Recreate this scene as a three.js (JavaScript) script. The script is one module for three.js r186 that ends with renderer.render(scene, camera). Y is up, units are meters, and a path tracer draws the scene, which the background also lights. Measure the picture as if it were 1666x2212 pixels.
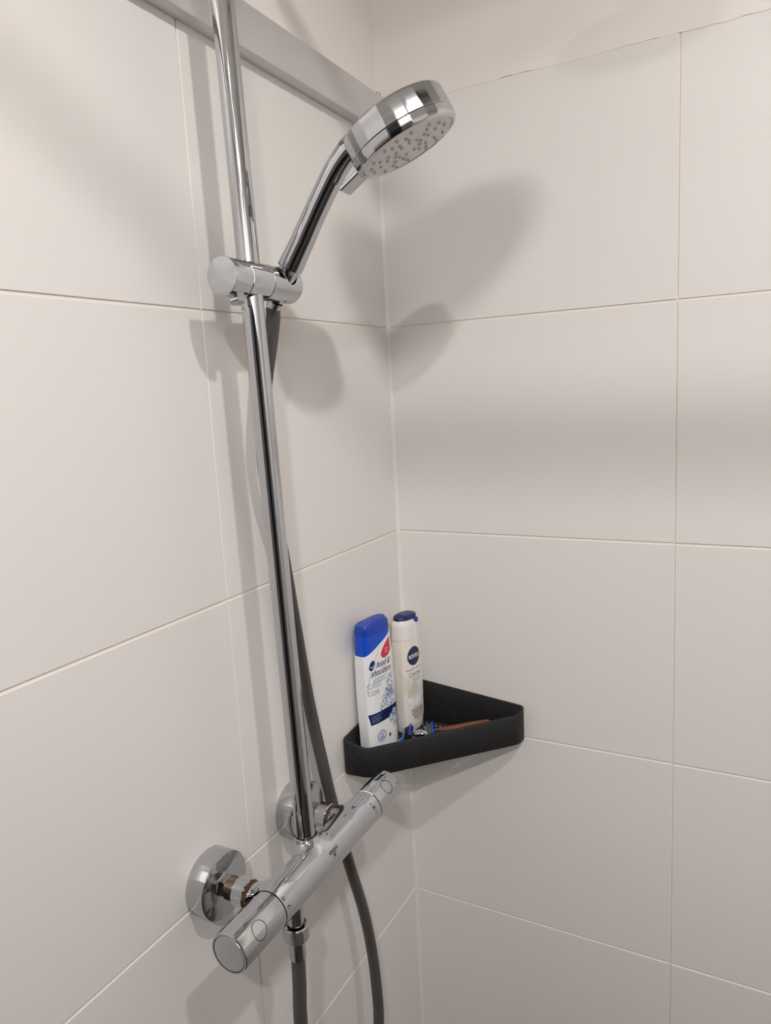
import * as THREE from 'three';
import { MarchingCubes } from 'three/addons/objects/MarchingCubes.js';
import { mergeGeometries, mergeVertices, toCreasedNormals } from 'three/addons/utils/BufferGeometryUtils.js';
import { RoundedBoxGeometry } from 'three/addons/geometries/RoundedBoxGeometry.js';
import { TextGeometry } from 'three/addons/geometries/TextGeometry.js';
import { FontLoader } from 'three/addons/loaders/FontLoader.js';
import { RectAreaLightUniformsLib } from 'three/addons/lights/RectAreaLightUniformsLib.js';

// ---------------------------------------------------------------- camera, light, exposure
const V = (x, y, z) => new THREE.Vector3(x, y, z);
const scene = new THREE.Scene();
scene.background = new THREE.Color(0x000000);
const camera = new THREE.PerspectiveCamera(2 * Math.atan(1106 / 1612.92) * 180 / Math.PI, 1666 / 2212, 0.02, 20);
camera.position.set(0.52347, -0.08716, 0.98658);
camera.rotation.set(-0.16283, 0.5033, -0.05302, 'YXZ');
const renderer = new THREE.WebGLRenderer({ antialias: true });
renderer.toneMapping = THREE.LinearToneMapping;
renderer.toneMappingExposure = 1.80;
renderer.shadowMap.enabled = true;
RectAreaLightUniformsLib.init();

const CEIL = 0.85, FLOOR = -1.65, ROOM_X = 2.2, ROOM_Z = 2.7;
const LAMP_A = V(0.96, CEIL, 0.85), LAMP_B = V(0.9, CEIL, 1.78);
const POWER_A = 1.75, POWER_B = 3.6, FILL_POWER = 7;
const WARM = new THREE.Color().setRGB(1.0, 0.97, 0.962);

// ---------------------------------------------------------------- small helpers
let seed = 7;
const rnd = () => { seed = (seed * 1664525 + 1013904223) >>> 0; return seed / 4294967296; };
const names = {};
function numbered(n) { const k = names[n] = (names[n] ?? -1) + 1; return k ? `${n}_${String(k).padStart(3, '0')}` : n; }
function tag(o, label, category, group) { o.userData.label = label; o.userData.category = category; if (group) o.userData.group = group; return o; }
function mesh(name, geometry, material, parent) {
  const m = new THREE.Mesh(geometry, material); m.name = numbered(name);
  m.castShadow = m.receiveShadow = true; parent.add(m); return m;
}
function thing(name, label, category, at = V(0, 0, 0)) {
  const g = new THREE.Group(); g.name = numbered(name); g.position.copy(at); scene.add(g); return tag(g, label, category);
}
function struct(name, geometry, material) { const m = mesh(name, geometry, material, scene); m.userData.kind = 'structure'; return m; }
function dataTexture(n, fn, srgb) {
  const d = new Uint8Array(n * n * 4);
  for (let y = 0; y < n; y++) for (let x = 0; x < n; x++) { const c = fn(x, y); const i = (y * n + x) * 4; d[i] = c[0]; d[i + 1] = c[1]; d[i + 2] = c[2]; d[i + 3] = 255; }
  const t = new THREE.DataTexture(d, n, n); t.wrapS = t.wrapT = THREE.RepeatWrapping; t.magFilter = THREE.LinearFilter; t.minFilter = THREE.LinearMipmapLinearFilter; t.generateMipmaps = true;
  if (srgb) t.colorSpace = THREE.SRGBColorSpace; t.needsUpdate = true; return t;
}
const std = (o) => new THREE.MeshStandardMaterial(o);
function basis(dir, hint) {           // matrix whose y axis is dir
  const y = dir.clone().normalize(); let x = (hint || (Math.abs(y.y) > 0.9 ? V(1, 0, 0) : V(0, 1, 0))).clone();
  x.addScaledVector(y, -x.dot(y)).normalize(); const z = new THREE.Vector3().crossVectors(x, y);
  return new THREE.Matrix4().makeBasis(x, y, z);
}
function lathe(profile, origin, dir, seg = 96, hint, crease = 0.5) {   // profile [[radius, along], ...] turned about dir
  let g = new THREE.LatheGeometry(profile.map(p => new THREE.Vector2(Math.max(p[0], 1e-5), p[1])), seg);
  g = toCreasedNormals(g, crease);
  const m = basis(dir, hint).setPosition(origin); g.applyMatrix4(m); return g;
}
function roundedDisc(r, h, b, base = 0, n = 4) {    // profile of a disc with rounded rims
  const p = [[0, base]];
  for (let i = 0; i <= n; i++) { const a = -Math.PI / 2 + i / n * Math.PI / 2; p.push([r - b + b * Math.cos(a), base + b + b * Math.sin(a)]); }
  for (let i = 0; i <= n; i++) { const a = i / n * Math.PI / 2; p.push([r - b + b * Math.cos(a), base + h - b + b * Math.sin(a)]); }
  p.push([0, base + h]); return p;
}
function sweep(points, radii, seg = 48, caps = true, steps = 64) {   // round bar along a curve, radius by interpolation
  const curve = new THREE.CatmullRomCurve3(points, false, 'catmullrom', 0.5);
  const fr = curve.computeFrenetFrames(steps, false); const pos = [], idx = [];
  const rad = t => { const f = t * (radii.length - 1), i = Math.min(radii.length - 2, Math.floor(f)), u = f - i, s = u * u * (3 - 2 * u); return radii[i] * (1 - s) + radii[i + 1] * s; };
  for (let i = 0; i <= steps; i++) {
    const t = i / steps, c = curve.getPoint(t), r = rad(t);
    for (let j = 0; j < seg; j++) { const a = j / seg * 2 * Math.PI; const p = c.clone().addScaledVector(fr.normals[i], Math.cos(a) * r).addScaledVector(fr.binormals[i], Math.sin(a) * r); pos.push(p.x, p.y, p.z); }
  }
  for (let i = 0; i < steps; i++) for (let j = 0; j < seg; j++) { const a = i * seg + j, b = i * seg + (j + 1) % seg, c = a + seg, d = b + seg; idx.push(a, b, c, b, d, c); }
  const g = new THREE.BufferGeometry(); g.setAttribute('position', new THREE.Float32BufferAttribute(pos, 3)); g.setIndex(idx); g.computeVertexNormals();
  const parts = [g.toNonIndexed()];
  if (caps) for (const [i, s] of [[0, 1], [steps, -1]]) {
    const c = curve.getPoint(i / steps), n = curve.getTangent(i / steps).multiplyScalar(-s), q = [], nn = [];
    for (let j = 0; j < seg; j++) { const a = (i * seg + j) * 3, b = (i * seg + (j + 1) % seg) * 3; const A = [pos[a], pos[a + 1], pos[a + 2]], B = [pos[b], pos[b + 1], pos[b + 2]]; q.push(c.x, c.y, c.z, ...(s > 0 ? B : A), ...(s > 0 ? A : B)); for (let k = 0; k < 3; k++) nn.push(n.x, n.y, n.z); }
    const e = new THREE.BufferGeometry(); e.setAttribute('position', new THREE.Float32BufferAttribute(q, 3)); e.setAttribute('normal', new THREE.Float32BufferAttribute(nn, 3)); parts.push(e);
  }
  return mergeGeometries(parts);
}
function roundedShape(pts, radii, n = 5) {       // polygon with rounded corners
  const out = [], N = pts.length;
  for (let i = 0; i < N; i++) {
    const p = pts[i], a = pts[(i + N - 1) % N], b = pts[(i + 1) % N], r0 = Array.isArray(radii) ? radii[i] : radii;
    if (r0 <= 0) { out.push(new THREE.Vector2(...p)); continue; }
    const la = Math.hypot(a[0] - p[0], a[1] - p[1]), lb = Math.hypot(b[0] - p[0], b[1] - p[1]); const r = Math.min(r0, la * 0.45, lb * 0.45);
    const s = [p[0] + (a[0] - p[0]) / la * r, p[1] + (a[1] - p[1]) / la * r], e = [p[0] + (b[0] - p[0]) / lb * r, p[1] + (b[1] - p[1]) / lb * r];
    for (let k = 0; k <= n; k++) { const t = k / n, u = 1 - t; out.push(new THREE.Vector2(u * u * s[0] + 2 * u * t * p[0] + t * t * e[0], u * u * s[1] + 2 * u * t * p[1] + t * t * e[1])); }
  }
  return out;
}
const plan = pts => pts.map(p => [p[0], -p[1]]);                    // plan (x, z) to shape (x, y)
function extrudeUp(shape, h, y, bevel = 0) {
  let g = new THREE.ExtrudeGeometry(shape, { depth: h - 2 * bevel, bevelEnabled: bevel > 0, bevelThickness: bevel, bevelSize: bevel, bevelOffset: -bevel, bevelSegments: 2, curveSegments: 8 });
  g.translate(0, 0, bevel); g.rotateX(-Math.PI / 2); g.translate(0, y, 0); return g;
}

// ---------------------------------------------------------------- materials
const tileNoise = dataTexture(256, () => { const v = 120 + rnd() * 40; return [v, v, v]; });
tileNoise.repeat.set(6, 6);
const M = {
  tile: std({ color: 0xe4e0dc, roughness: 0.36 }),
  grout: std({ color: 0xe6dfd3, roughness: 0.9 }),
  plaster: std({ color: 0xe9e4de, roughness: 0.85 }),
  silicone: std({ color: 0xe4e0db, roughness: 0.55 }),
  otherWall: std({ color: 0xdcdad8, roughness: 0.8 }),
  addedWall: std({ color: 0x7c7a78, roughness: 0.7 }),
  floor: std({ color: 0x474441, roughness: 0.6 }),
  chrome: std({ color: new THREE.Color().setRGB(0.54, 0.553, 0.57), metalness: 1, roughness: 0.032 }),
  chromeWorn: std({ color: new THREE.Color().setRGB(0.53, 0.543, 0.56), metalness: 1, roughness: 0.13 }),
  satin: std({ color: new THREE.Color().setRGB(0.66, 0.65, 0.64), metalness: 0.65, roughness: 0.45 }),
  brass: std({ color: new THREE.Color().setRGB(0.25, 0.20, 0.145), metalness: 1, roughness: 0.22 }),
  gap: std({ color: 0x141416, roughness: 0.6 }),
  fibre: std({ color: 0x4a2f12, roughness: 0.7 }),
  hose: std({ color: 0x4e4b4a, roughness: 0.32, metalness: 0.15 }),
  sprayPlate: std({ color: 0xe6e2de, roughness: 0.35 }),
  nozzle: std({ color: 0xd3cdc5, roughness: 0.55 }),
  print: std({ color: 0x2c2d30, roughness: 0.6 }),
  redPrint: std({ color: 0xc02a20, roughness: 0.6 }),
  bluePrint: std({ color: 0x1d3f9a, roughness: 0.6 }),
  lampRing: std({ color: 0xf0f0f0, roughness: 0.4 }),
};

// ---------------------------------------------------------------- the room
function tileGeometry(w, h, depth = 0.0012, bevel = 0.0006) {        // lies in the xy plane, front at z = 0
  const x = w / 2, y = h / 2, b = bevel, d = -depth, p = [];
  const quad = (A, B, C, D) => p.push(...A, ...B, ...C, ...A, ...C, ...D);
  const f = [[-x + b, -y + b, 0], [x - b, -y + b, 0], [x - b, y - b, 0], [-x + b, y - b, 0]];
  const m = [[-x, -y, -b], [x, -y, -b], [x, y, -b], [-x, y, -b]], k = m.map(q => [q[0], q[1], d - 0.001]);
  quad(...f); for (let i = 0; i < 4; i++) { const j = (i + 1) % 4; quad(m[i], m[j], f[j], f[i]); quad(k[i], k[j], m[j], m[i]); }
  const g = new THREE.BufferGeometry(); g.setAttribute('position', new THREE.Float32BufferAttribute(p, 3)); g.computeVertexNormals(); return g;
}
const TOP = 0.2967, GAPH = 0.0026, GAPV = 0.0018, REC = 0.0013;
const rows = [[0, TOP]]; for (let i = 0; i < 5; i++) rows.push([-0.3 * (i + 1), -0.3 * i]); rows.push([FLOOR, -1.5]);
const tileGeos = {};
function tiles(parent, columns, isLeft) {
  for (const [a, b] of columns) for (const [y0, y1] of rows) {
    const w = b - a - GAPV, h = y1 - y0 - (y1 === TOP ? GAPH / 2 : GAPH), key = `${w.toFixed(4)}_${h.toFixed(4)}`;
    const g = tileGeos[key] ??= tileGeometry(w, h);
    const t = mesh('tile', g, M.tile, parent), cy = y1 === TOP ? (y0 + GAPH / 2 + y1) / 2 : (y0 + y1) / 2, ca = (a + b) / 2;
    const tip = () => (rnd() - 0.5) * 0.0016;
    if (isLeft) { t.position.set(0, cy, ca); t.rotation.set(0, Math.PI / 2 + tip(), 0); t.rotateX(tip()); } else { t.position.set(ca, cy, 0); t.rotation.set(tip(), tip(), 0); }
  }
}
function box(x0, x1, y0, y1, z0, z1) { const g = new THREE.BoxGeometry(x1 - x0, y1 - y0, z1 - z0); g.translate((x0 + x1) / 2, (y0 + y1) / 2, (z0 + z1) / 2); return g; }
const wallLeft = struct('wall_left', box(-0.12, -REC, FLOOR, CEIL, -0.12, ROOM_Z), M.grout);
tiles(wallLeft, [[0.0012, 0.395], [0.395, 0.995], [0.995, 1.595], [1.595, 2.195], [2.195, ROOM_Z]], true);
const wallRight = struct('wall_right', box(-REC, ROOM_X, FLOOR, CEIL, -0.12, -REC), M.grout);
tiles(wallRight, [[0.0012, 0.3963], [0.3963, 0.9963], [0.9963, 1.5963], [1.5963, ROOM_X]], false);
function plasterGeometry(L) {                                        // painted wall above the tiles, hand-finished lower edge
  const s = new THREE.Shape(), n = 240; s.moveTo(0, CEIL - TOP); 
  for (let i = 0; i <= n; i++) s.lineTo(L * i / n, -0.0006 + (rnd() - 0.5) * 0.0012 + 0.0007 * Math.sin(i * 0.37) + 0.0004 * Math.sin(i * 1.9));
  s.lineTo(L, CEIL - TOP); return new THREE.ExtrudeGeometry(s, { depth: REC + 0.0003, bevelEnabled: false });
}
{
  const p = mesh('plaster_panel', plasterGeometry(ROOM_X), M.plaster, wallRight); p.position.set(0, TOP, -REC);
  const q = mesh('plaster_panel', plasterGeometry(ROOM_Z), M.plaster, wallLeft); q.rotation.y = -Math.PI / 2; q.scale.z = -1; q.position.set(-REC, TOP, 0);
}
struct('wall_far', box(ROOM_X, ROOM_X + 0.12, FLOOR, CEIL, -0.12, ROOM_Z + 0.12), M.otherWall);
struct('wall_behind', box(-0.12, ROOM_X, FLOOR, CEIL, ROOM_Z, ROOM_Z + 0.12), M.otherWall);
struct('floor', box(-0.12, ROOM_X + 0.12, FLOOR - 0.12, FLOOR, -0.12, ROOM_Z + 0.12), M.floor);
struct('ceiling', box(-0.12, ROOM_X + 0.12, CEIL, CEIL + 0.12, -0.12, ROOM_Z + 0.12), M.plaster);
{ // silicone bead in the corner
  const s = new THREE.Shape(); s.moveTo(-0.001, 0.001); s.lineTo(0.0042, 0.001); s.lineTo(0.0038, 0); s.quadraticCurveTo(0.0012, -0.0012, 0, -0.0038); s.lineTo(-0.001, -0.0042);
  const t = struct('trim_1', toCreasedNormals(extrudeUp(s, TOP - FLOOR, FLOOR), 0.6), M.silicone);
}

// ---------------------------------------------------------------- lamps
function downlight(at, power, label) {
  const t = thing('unseen_ceiling_lamp', label, 'lamp', at);
  mesh('trim_ring', lathe([[0.034, -0.001], [0.046, -0.001], [0.047, -0.004], [0.045, -0.006], [0.036, -0.006], [0.034, -0.003], [0.034, -0.001]], V(0, 0, 0), V(0, 1, 0)), M.lampRing, t);
  mesh('diffuser', lathe([[0, -0.002], [0.033, -0.002], [0.034, -0.001]], V(0, 0, 0), V(0, 1, 0)), std({ color: 0xffffff, emissive: WARM, emissiveIntensity: 14, roughness: 0.6 }), t);
  const l = new THREE.SpotLight(WARM, power, 0, 1.45, 0.35, 2); l.position.set(at.x, at.y - 0.008, at.z); l.target.position.set(at.x, at.y - 1, at.z);
  l.castShadow = true; l.shadow.radius = at === LAMP_B ? 1.8 : 1.5; l.shadow.mapSize.set(2048, 2048); scene.add(l, l.target);
}
downlight(LAMP_A, POWER_A, 'unseen round ceiling lamp above the shower, throwing the holder shadow on the left wall');  // out of view, placed to suit the shadows on the left wall
downlight(LAMP_B, POWER_B, 'unseen round ceiling lamp further back, throwing the hand shower shadow on the right wall');  // out of view, placed to suit the shadows on the right wall
{
  const t = thing('added_fill_panel', 'added square ceiling fill light, out of view at the far end of the bathroom', 'lamp', V(1.6, CEIL, 2.25));
  mesh('frame', new RoundedBoxGeometry(0.64, 0.008, 0.64, 2, 0.002), M.lampRing, t).position.y = -0.004;
  mesh('diffuser', new RoundedBoxGeometry(0.6, 0.004, 0.6, 2, 0.001), std({ color: 0xffffff, emissive: WARM, emissiveIntensity: 4, roughness: 0.6 }), t).position.y = -0.009;
  const l = new THREE.RectAreaLight(WARM, FILL_POWER, 0.6, 0.6); l.position.set(1.6, CEIL - 0.014, 2.25); l.lookAt(1.6, -1, 2.25); l.castShadow = true; scene.add(l);  // soft fill light added out of view to lift the shadows
}
{
  const t = thing('unseen_enclosure_rail', 'straight aluminium rail, out of view high behind the viewer, shading a band across the walls', 'rail');
  const g = new RoundedBoxGeometry(1.9, 0.028, 0.022, 3, 0.003); const m = mesh('rail_bar', g, M.satin, t); m.position.set(0.951, 0.505, 1.20);  // out of view, sized and placed to shade a band across both walls
}
struct('added_low_wall', box(0.0, 1.9, FLOOR, 0.115, 1.3575, 1.4425), M.addedWall);  // added out of view to carry the black sheet and dim the bounce

{
  const t = thing('viewer_stand_in', 'black towel hanging over the low wall facing the shower corner', 'drape');
  const o = [], n = []; const prof = [[1.350, -1.15], [1.351, -0.4], [1.3505, 0.06]]; for (let i = 0; i <= 10; i++) { const a = Math.PI * (1 - i / 10); prof.push([1.40 + 0.048 * Math.cos(a), 0.118 + 0.012 * Math.sin(a)]); } prof.push([1.4475, 0.06], [1.448, -0.5]);
  const s = new THREE.Shape(); prof.forEach((p, i) => i ? s.lineTo(p[0], p[1]) : s.moveTo(p[0], p[1])); [...prof].reverse().forEach(p => s.lineTo(1.40 + (p[0] - 1.40) * 0.9, p[1] - (p[1] > 0.1 ? 0.003 : 0)));
  const g = new THREE.ExtrudeGeometry(s, { depth: 0.62, bevelEnabled: false, steps: 1 }); g.rotateY(-Math.PI / 2); g.translate(1.0, 0, 0);
  mesh('dark_sheet', toCreasedNormals(g, 0.6), std({ color: 0x101012, roughness: 0.95 }), t);  // black sheet stands in for the dark viewer mirrored in the chrome
}

// ---------------------------------------------------------------- aluminium profile along the left wall
{
  const t = thing('aluminium_profile', 'flat satin aluminium profile running along the left wall above the tiles', 'profile');
  const s = new THREE.Shape(); const A = 0.016, y0 = 0, y1 = 0.047;   // (x, y) section
  for (const p of roundedShape([[0.0005, y0], [A, y0 + 0.0008], [A, y1], [0.0005, y1]], [0, 0.0022, 0.001, 0])) s.lineTo ? (s.curves.length || s.currentPoint.length() ? s.lineTo(p.x, p.y) : s.moveTo(p.x, p.y)) : 0;
  const g = toCreasedNormals(new THREE.ExtrudeGeometry(s, { depth: ROOM_Z - 0.01, bevelEnabled: false }), 0.6);
  const m = mesh('profile_bar', g, M.satin, t);
  m.position.set(0, 0.2602, 0.004); m.rotation.x = -0.017;
  mesh('end_screw', lathe(roundedDisc(0.0028, 0.006, 0.0008), V(0.012, 0.3062, 0.016), V(0, 1, 0), 32), M.brass, t);
}

// ---------------------------------------------------------------- riser rail with arm and rain shower (these two out of view, placed to shade the right wall)
const railAt = y => V(0.0722 - (y + 0.494) * 0.0179, y, 0.388 + (y + 0.494) * 0.011);
const RAIL_R = 0.0108;
{
  const t = thing('riser_rail', 'tall chrome riser rail standing on the mixer bar in front of the left wall', 'shower rail');
  mesh('pole', sweep([railAt(-0.5572), railAt(-0.2), railAt(0.1), railAt(0.4)], [RAIL_R, RAIL_R], 72, true, 6), M.chrome, t);
  const a = railAt(0.4);
  mesh('arm', sweep([a, V(a.x - 0.001, 0.43, a.z), V(a.x + 0.02, 0.463, a.z), V(a.x + 0.07, 0.485, a.z), V(0.22, 0.492, a.z), V(0.43, 0.492, a.z), V(0.467, 0.484, a.z), V(0.475, 0.452, a.z)], [RAIL_R, RAIL_R], 40), M.chrome, t);
  mesh('unseen_rain_head', lathe([[0, -0.008], [0.067, -0.008], [0.071, -0.005], [0.071, 0.001], [0.067, 0.005], [0.03, 0.012], [0.016, 0.022], [0.014, 0.034], [0, 0.034]], V(0.475, 0.426, a.z), V(0, 1, 0)), M.chrome, t);
}

// ---------------------------------------------------------------- thermostatic mixer bar
const B0 = V(0.088, -0.586, 0.5348), B1 = V(0.0846, -0.583, 0.2243), BR = 0.0202;
const BAX = B1.clone().sub(B0), BLEN = BAX.length(); BAX.normalize();
const BEX = V(1, 0, 0).addScaledVector(BAX, -BAX.x).normalize(); const BEY = new THREE.Vector3().crossVectors(BEX, BAX).multiplyScalar(-1); if (BEY.y < 0) BEY.negate();
const barPoint = (s, th, r = BR) => B0.clone().addScaledVector(BAX, s).addScaledVector(BEX, r * Math.cos(th)).addScaledVector(BEY, r * Math.sin(th));
const RAD = Math.PI / 180;
function onBar(g, s0, th0, lift = 0) {             // wraps a flat geometry (x along the bar, y round it, z out) onto the bar
  const p = g.attributes.position;
  for (let i = 0; i < p.count; i++) { const q = barPoint(s0 + p.getX(i), th0 + p.getY(i) / BR, BR + lift + p.getZ(i)); p.setXYZ(i, q.x, q.y, q.z); }
  g.computeVertexNormals(); return g;
}
const fontB = await new FontLoader().loadAsync('fonts/droid/droid_sans_bold.typeface.json');
function letters(text, size, depth = 0.0002) { const g = new TextGeometry(text, { font: fontB, size, depth, curveSegments: 4, bevelEnabled: false }); g.computeBoundingBox(); const b = g.boundingBox; g.translate(-(b.min.x + b.max.x) / 2, -(b.min.y + b.max.y) / 2, 0); return g; }
function strip(pts, w, depth = 0.0002) {            // flat line of width w through 2-D points, subdivided so that it can be wrapped
  const P = []; for (let i = 0; i + 1 < pts.length; i++) for (let k = 0; k < 4; k++) P.push([pts[i][0] + (pts[i + 1][0] - pts[i][0]) * k / 4, pts[i][1] + (pts[i + 1][1] - pts[i][1]) * k / 4]); P.push(pts[pts.length - 1]);
  const L = [], Rr = []; P.forEach((p, i) => { const a = P[Math.max(0, i - 1)], b = P[Math.min(P.length - 1, i + 1)], d = Math.hypot(b[0] - a[0], b[1] - a[1]) || 1, nx = -(b[1] - a[1]) / d * w / 2, ny = (b[0] - a[0]) / d * w / 2; L.push(new THREE.Vector2(p[0] + nx, p[1] + ny)); Rr.unshift(new THREE.Vector2(p[0] - nx, p[1] - ny)); });
  return new THREE.ExtrudeGeometry(new THREE.Shape([...L, ...Rr]), { depth, bevelEnabled: false });
}
{
  const t = thing('shower_mixer', 'chrome thermostatic mixer bar on two round wall rosettes below the shelf', 'mixer tap');
  const S0 = 0.0634, S1 = 0.2577, inlets = [0.4625, 0.3117];
  // body: smooth union of bar, neck, two inlets and outlet, meshed on a grid and pulled onto the exact surface
  const smin = (a, b, k) => { const h = Math.max(k - Math.abs(a - b), 0) / k; return Math.min(a, b) - h * h * k * 0.25; };
  const neck = railAt(-0.5575), outletZ = 0.434;
  const sdf = (x, y, z) => {
    const qx = x - B0.x, qy = y - B0.y, qz = z - B0.z, s = qx * BAX.x + qy * BAX.y + qz * BAX.z;
    const dx = qx - BAX.x * s, dy = qy - BAX.y * s, dz = qz - BAX.z * s; let d = Math.hypot(dx, dy, dz) - BR;
    const nd = Math.max(Math.hypot(x - neck.x, z - neck.z) - 0.0119, -0.59 - y); d = Math.max(smin(d, nd, 0.016), y + 0.5575);
    for (const zi of inlets) { const A = Math.hypot(y + 0.5842, z - zi) - 0.0132, Bq = 0.0586 - x, hh = Math.max(0.003 - Math.abs(A - Bq), 0) / 0.003, c = Math.max(Math.max(A, Bq) + hh * hh * 0.00075, x - 0.088); d = smin(d, c, 0.013); }
    const o = Math.max(Math.hypot(x - 0.0875, z - outletZ) - 0.0092, -0.6300 - y, y + 0.59); d = smin(d, o, 0.006);
    return d;
  };
  const N = 150, side = 0.214, cx = 0.08, cy = -0.586, cz = 0.3735, mc = new MarchingCubes(N, M.chrome, false, false, 400000);
  mc.isolation = 0; const half = N / 2;
  for (let k = 0; k < N; k++) for (let j = 0; j < N; j++) for (let i = 0; i < N; i++) {
    const x = cx + (i - half) / half * side / 2, y = cy + (j - half) / half * side / 2, z = cz + (k - half) / half * side / 2;
    mc.field[i + j * N + k * N * N] = (Math.abs(x - cx) > 0.06 || Math.abs(y - cy) > 0.06) ? -1 : -sdf(x, y, z);
  }
  mc.update();
  const cnt = mc.count, P = new Float32Array(cnt * 3), NN = new Float32Array(cnt * 3);
  const grad = (x, y, z) => { const e = 2e-4, g = [sdf(x + e, y, z) - sdf(x - e, y, z), sdf(x, y + e, z) - sdf(x, y - e, z), sdf(x, y, z + e) - sdf(x, y, z - e)], l = Math.hypot(...g) || 1; return g.map(v => v / l); };
  for (let i = 0; i < cnt; i++) {
    let x = cx + mc.positionArray[i * 3] * side / 2, y = cy + mc.positionArray[i * 3 + 1] * side / 2, z = cz + mc.positionArray[i * 3 + 2] * side / 2;
    for (let n = 0; n < 3; n++) { const d = sdf(x, y, z), g = grad(x, y, z); x -= g[0] * d; y -= g[1] * d; z -= g[2] * d; }
    const g = grad(x, y, z); let s = (x - B0.x) * BAX.x + (y - B0.y) * BAX.y + (z - B0.z) * BAX.z, c = Math.min(Math.max(s, S0), S1) - s; if (c && x < 0.0735 && inlets.some(zi => Math.abs(Math.hypot(y + 0.5842, z - zi) - 0.0132) < 0.0006)) c = 0;
    P.set([x + BAX.x * c, y + BAX.y * c, z + BAX.z * c], i * 3); NN.set(g, i * 3);
  }
  // drop triangles squeezed flat by the end planes
  const kp = [], kn = []; for (let i = 0; i < cnt; i += 3) { const a = V(...P.slice(i * 3, i * 3 + 3)), b = V(...P.slice(i * 3 + 3, i * 3 + 6)), c = V(...P.slice(i * 3 + 6, i * 3 + 9)); if (b.clone().sub(a).cross(c.sub(a)).length() > 1e-12) { kp.push(...P.slice(i * 3, i * 3 + 9)); kn.push(...NN.slice(i * 3, i * 3 + 9)); } }
  const bg = new THREE.BufferGeometry(); bg.setAttribute('position', new THREE.Float32BufferAttribute(kp, 3)); bg.setAttribute('normal', new THREE.Float32BufferAttribute(kn, 3));
  mesh('body', mergeVertices(bg, 1e-7), M.chrome, t);
  for (const S of [S0, S1]) mesh('seam', lathe([[BR - 0.0009, S - 0.003], [BR - 0.0009, S + 0.003]], B0, BAX), M.gap, t);
  mesh('rail_collar_gap', lathe([[0.0117, 0.0001], [0.0113, 0.0008], [RAIL_R, 0.0008]], neck, V(0, 1, 0)), M.gap, t);
  // two turning handles
  const hp = (a, b) => { const e = 0.0012, p = []; p.push([0, a]); for (let i = 0; i <= 5; i++) { const u = i / 5 * Math.PI / 2; p.push([BR - e + e * Math.sin(u), a + e - e * Math.cos(u)]); } p.push([BR, b - 0.0005], [BR - 0.0006, b]); return p; };
  const h1 = mesh('handle', lathe([[0, 0.0012], [0.0176, 0.0012], [0.0176, 0.0018], [0.0181, 0.0018], [0.0181, 0.0002], ...hp(0, S0 - 0.0009).slice(2)], B0, BAX, 128), M.chrome, t);
  const cap = mesh('end_cap', lathe(roundedDisc(0.0175, 0.0016, 0.0005, 0.0003), B0, BAX, 96), M.chromeWorn, h1);
  mesh('end_gap', lathe([[0.0173, 0.0013], [0.0183, 0.0013]], B0, BAX), M.gap, h1);
  const h2 = mesh('handle', lathe([...hp(0, BLEN - S1 - 0.0009)], B1, BAX.clone().negate(), 128), M.chrome, t);
  const ring = (a, b, w) => { const s = new THREE.Shape(), n = 64, f = k => { const u = k / n * 2 * Math.PI, e = Math.pow(Math.abs(Math.cos(u)), 0.92) * Math.sign(Math.cos(u)), g = Math.pow(Math.abs(Math.sin(u)), 0.92) * Math.sign(Math.sin(u)); return [e, g]; };
    for (let k = 0; k <= n; k++) { const [e, g] = f(k); k ? s.lineTo(e * a, g * b) : s.moveTo(e * a, g * b); }
    if (w) { const h = new THREE.Path(); for (let k = n; k >= 0; k--) { const [e, g] = f(k); k < n ? h.lineTo(e * (a - w), g * (b - w)) : h.moveTo(e * (a - w), g * (b - w)); } s.holes.push(h); } return s; };
  for (const [s, th, par] of [[0.0258, 33.5, h1], [0.2862, 47, h2]]) {
    mesh('button_outline', onBar(new THREE.ExtrudeGeometry(ring(0.0086, 0.0092, 0.0006), { depth: 0.00012, bevelEnabled: false }), s, th * RAD), M.gap, par);
  }
  const dot = r => new THREE.ExtrudeGeometry(new THREE.Shape().absarc(0, 0, r, 0, 7, false), { depth: 0.00025, bevelEnabled: false });
  mesh('marker', onBar(dot(0.0011), 0.0527, 33 * RAD), M.sprayPlate, h1);
  mesh('marker', onBar(dot(0.0011), 0.2625, 48 * RAD), M.sprayPlate, h2);
  // printing on the bar
  mesh('lettering', onBar(letters('GROHE', 0.0035), 0.1556, 34.2 * RAD), M.print, t);
  const waves = [0, 1, 2, 3].map(k => { const w = 0.0042 - k * 0.0009, pts = []; for (let i = 0; i <= 10; i++) { const u = -1 + i / 5; pts.push([u * w, -k * 0.0011 + 0.0006 * Math.sin(u * 3.1)]); } return strip(pts, 0.00038); });
  mesh('wave_emblem', onBar(mergeGeometries(waves), 0.1552, 26.2 * RAD), M.print, t);
  mesh('scale_mark', onBar(strip([[0, -0.0022], [0, 0.0022]], 0.0007), 0.2445, 45 * RAD), M.print, t);
  mesh('lettering', onBar(letters('38', 0.0034), 0.2455, 30.5 * RAD), M.print, t);
  mesh('scale_mark', onBar(strip([[0, -0.0022], [0, 0.0022]], 0.0007), 0.2462, 15 * RAD), M.redPrint, t);
  const icon1 = [strip([[-0.0014, 0.0024], [-0.0014, -0.0024]], 0.0008)], icon2 = [strip([[-0.0004, -0.0008], [0.0012, -0.0012], [0.0024, -0.0022], [0.003, -0.0036]], 0.0008)];
  for (let i = -1; i <= 1; i++) for (let k = 0; k < 3; k++) icon1.push(strip([[-0.0004 + k * 0.0009, i * 0.0014 - k * 0.0001], [0.0001 + k * 0.0009, i * 0.0014 - k * 0.0001]], 0.0005));
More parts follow.
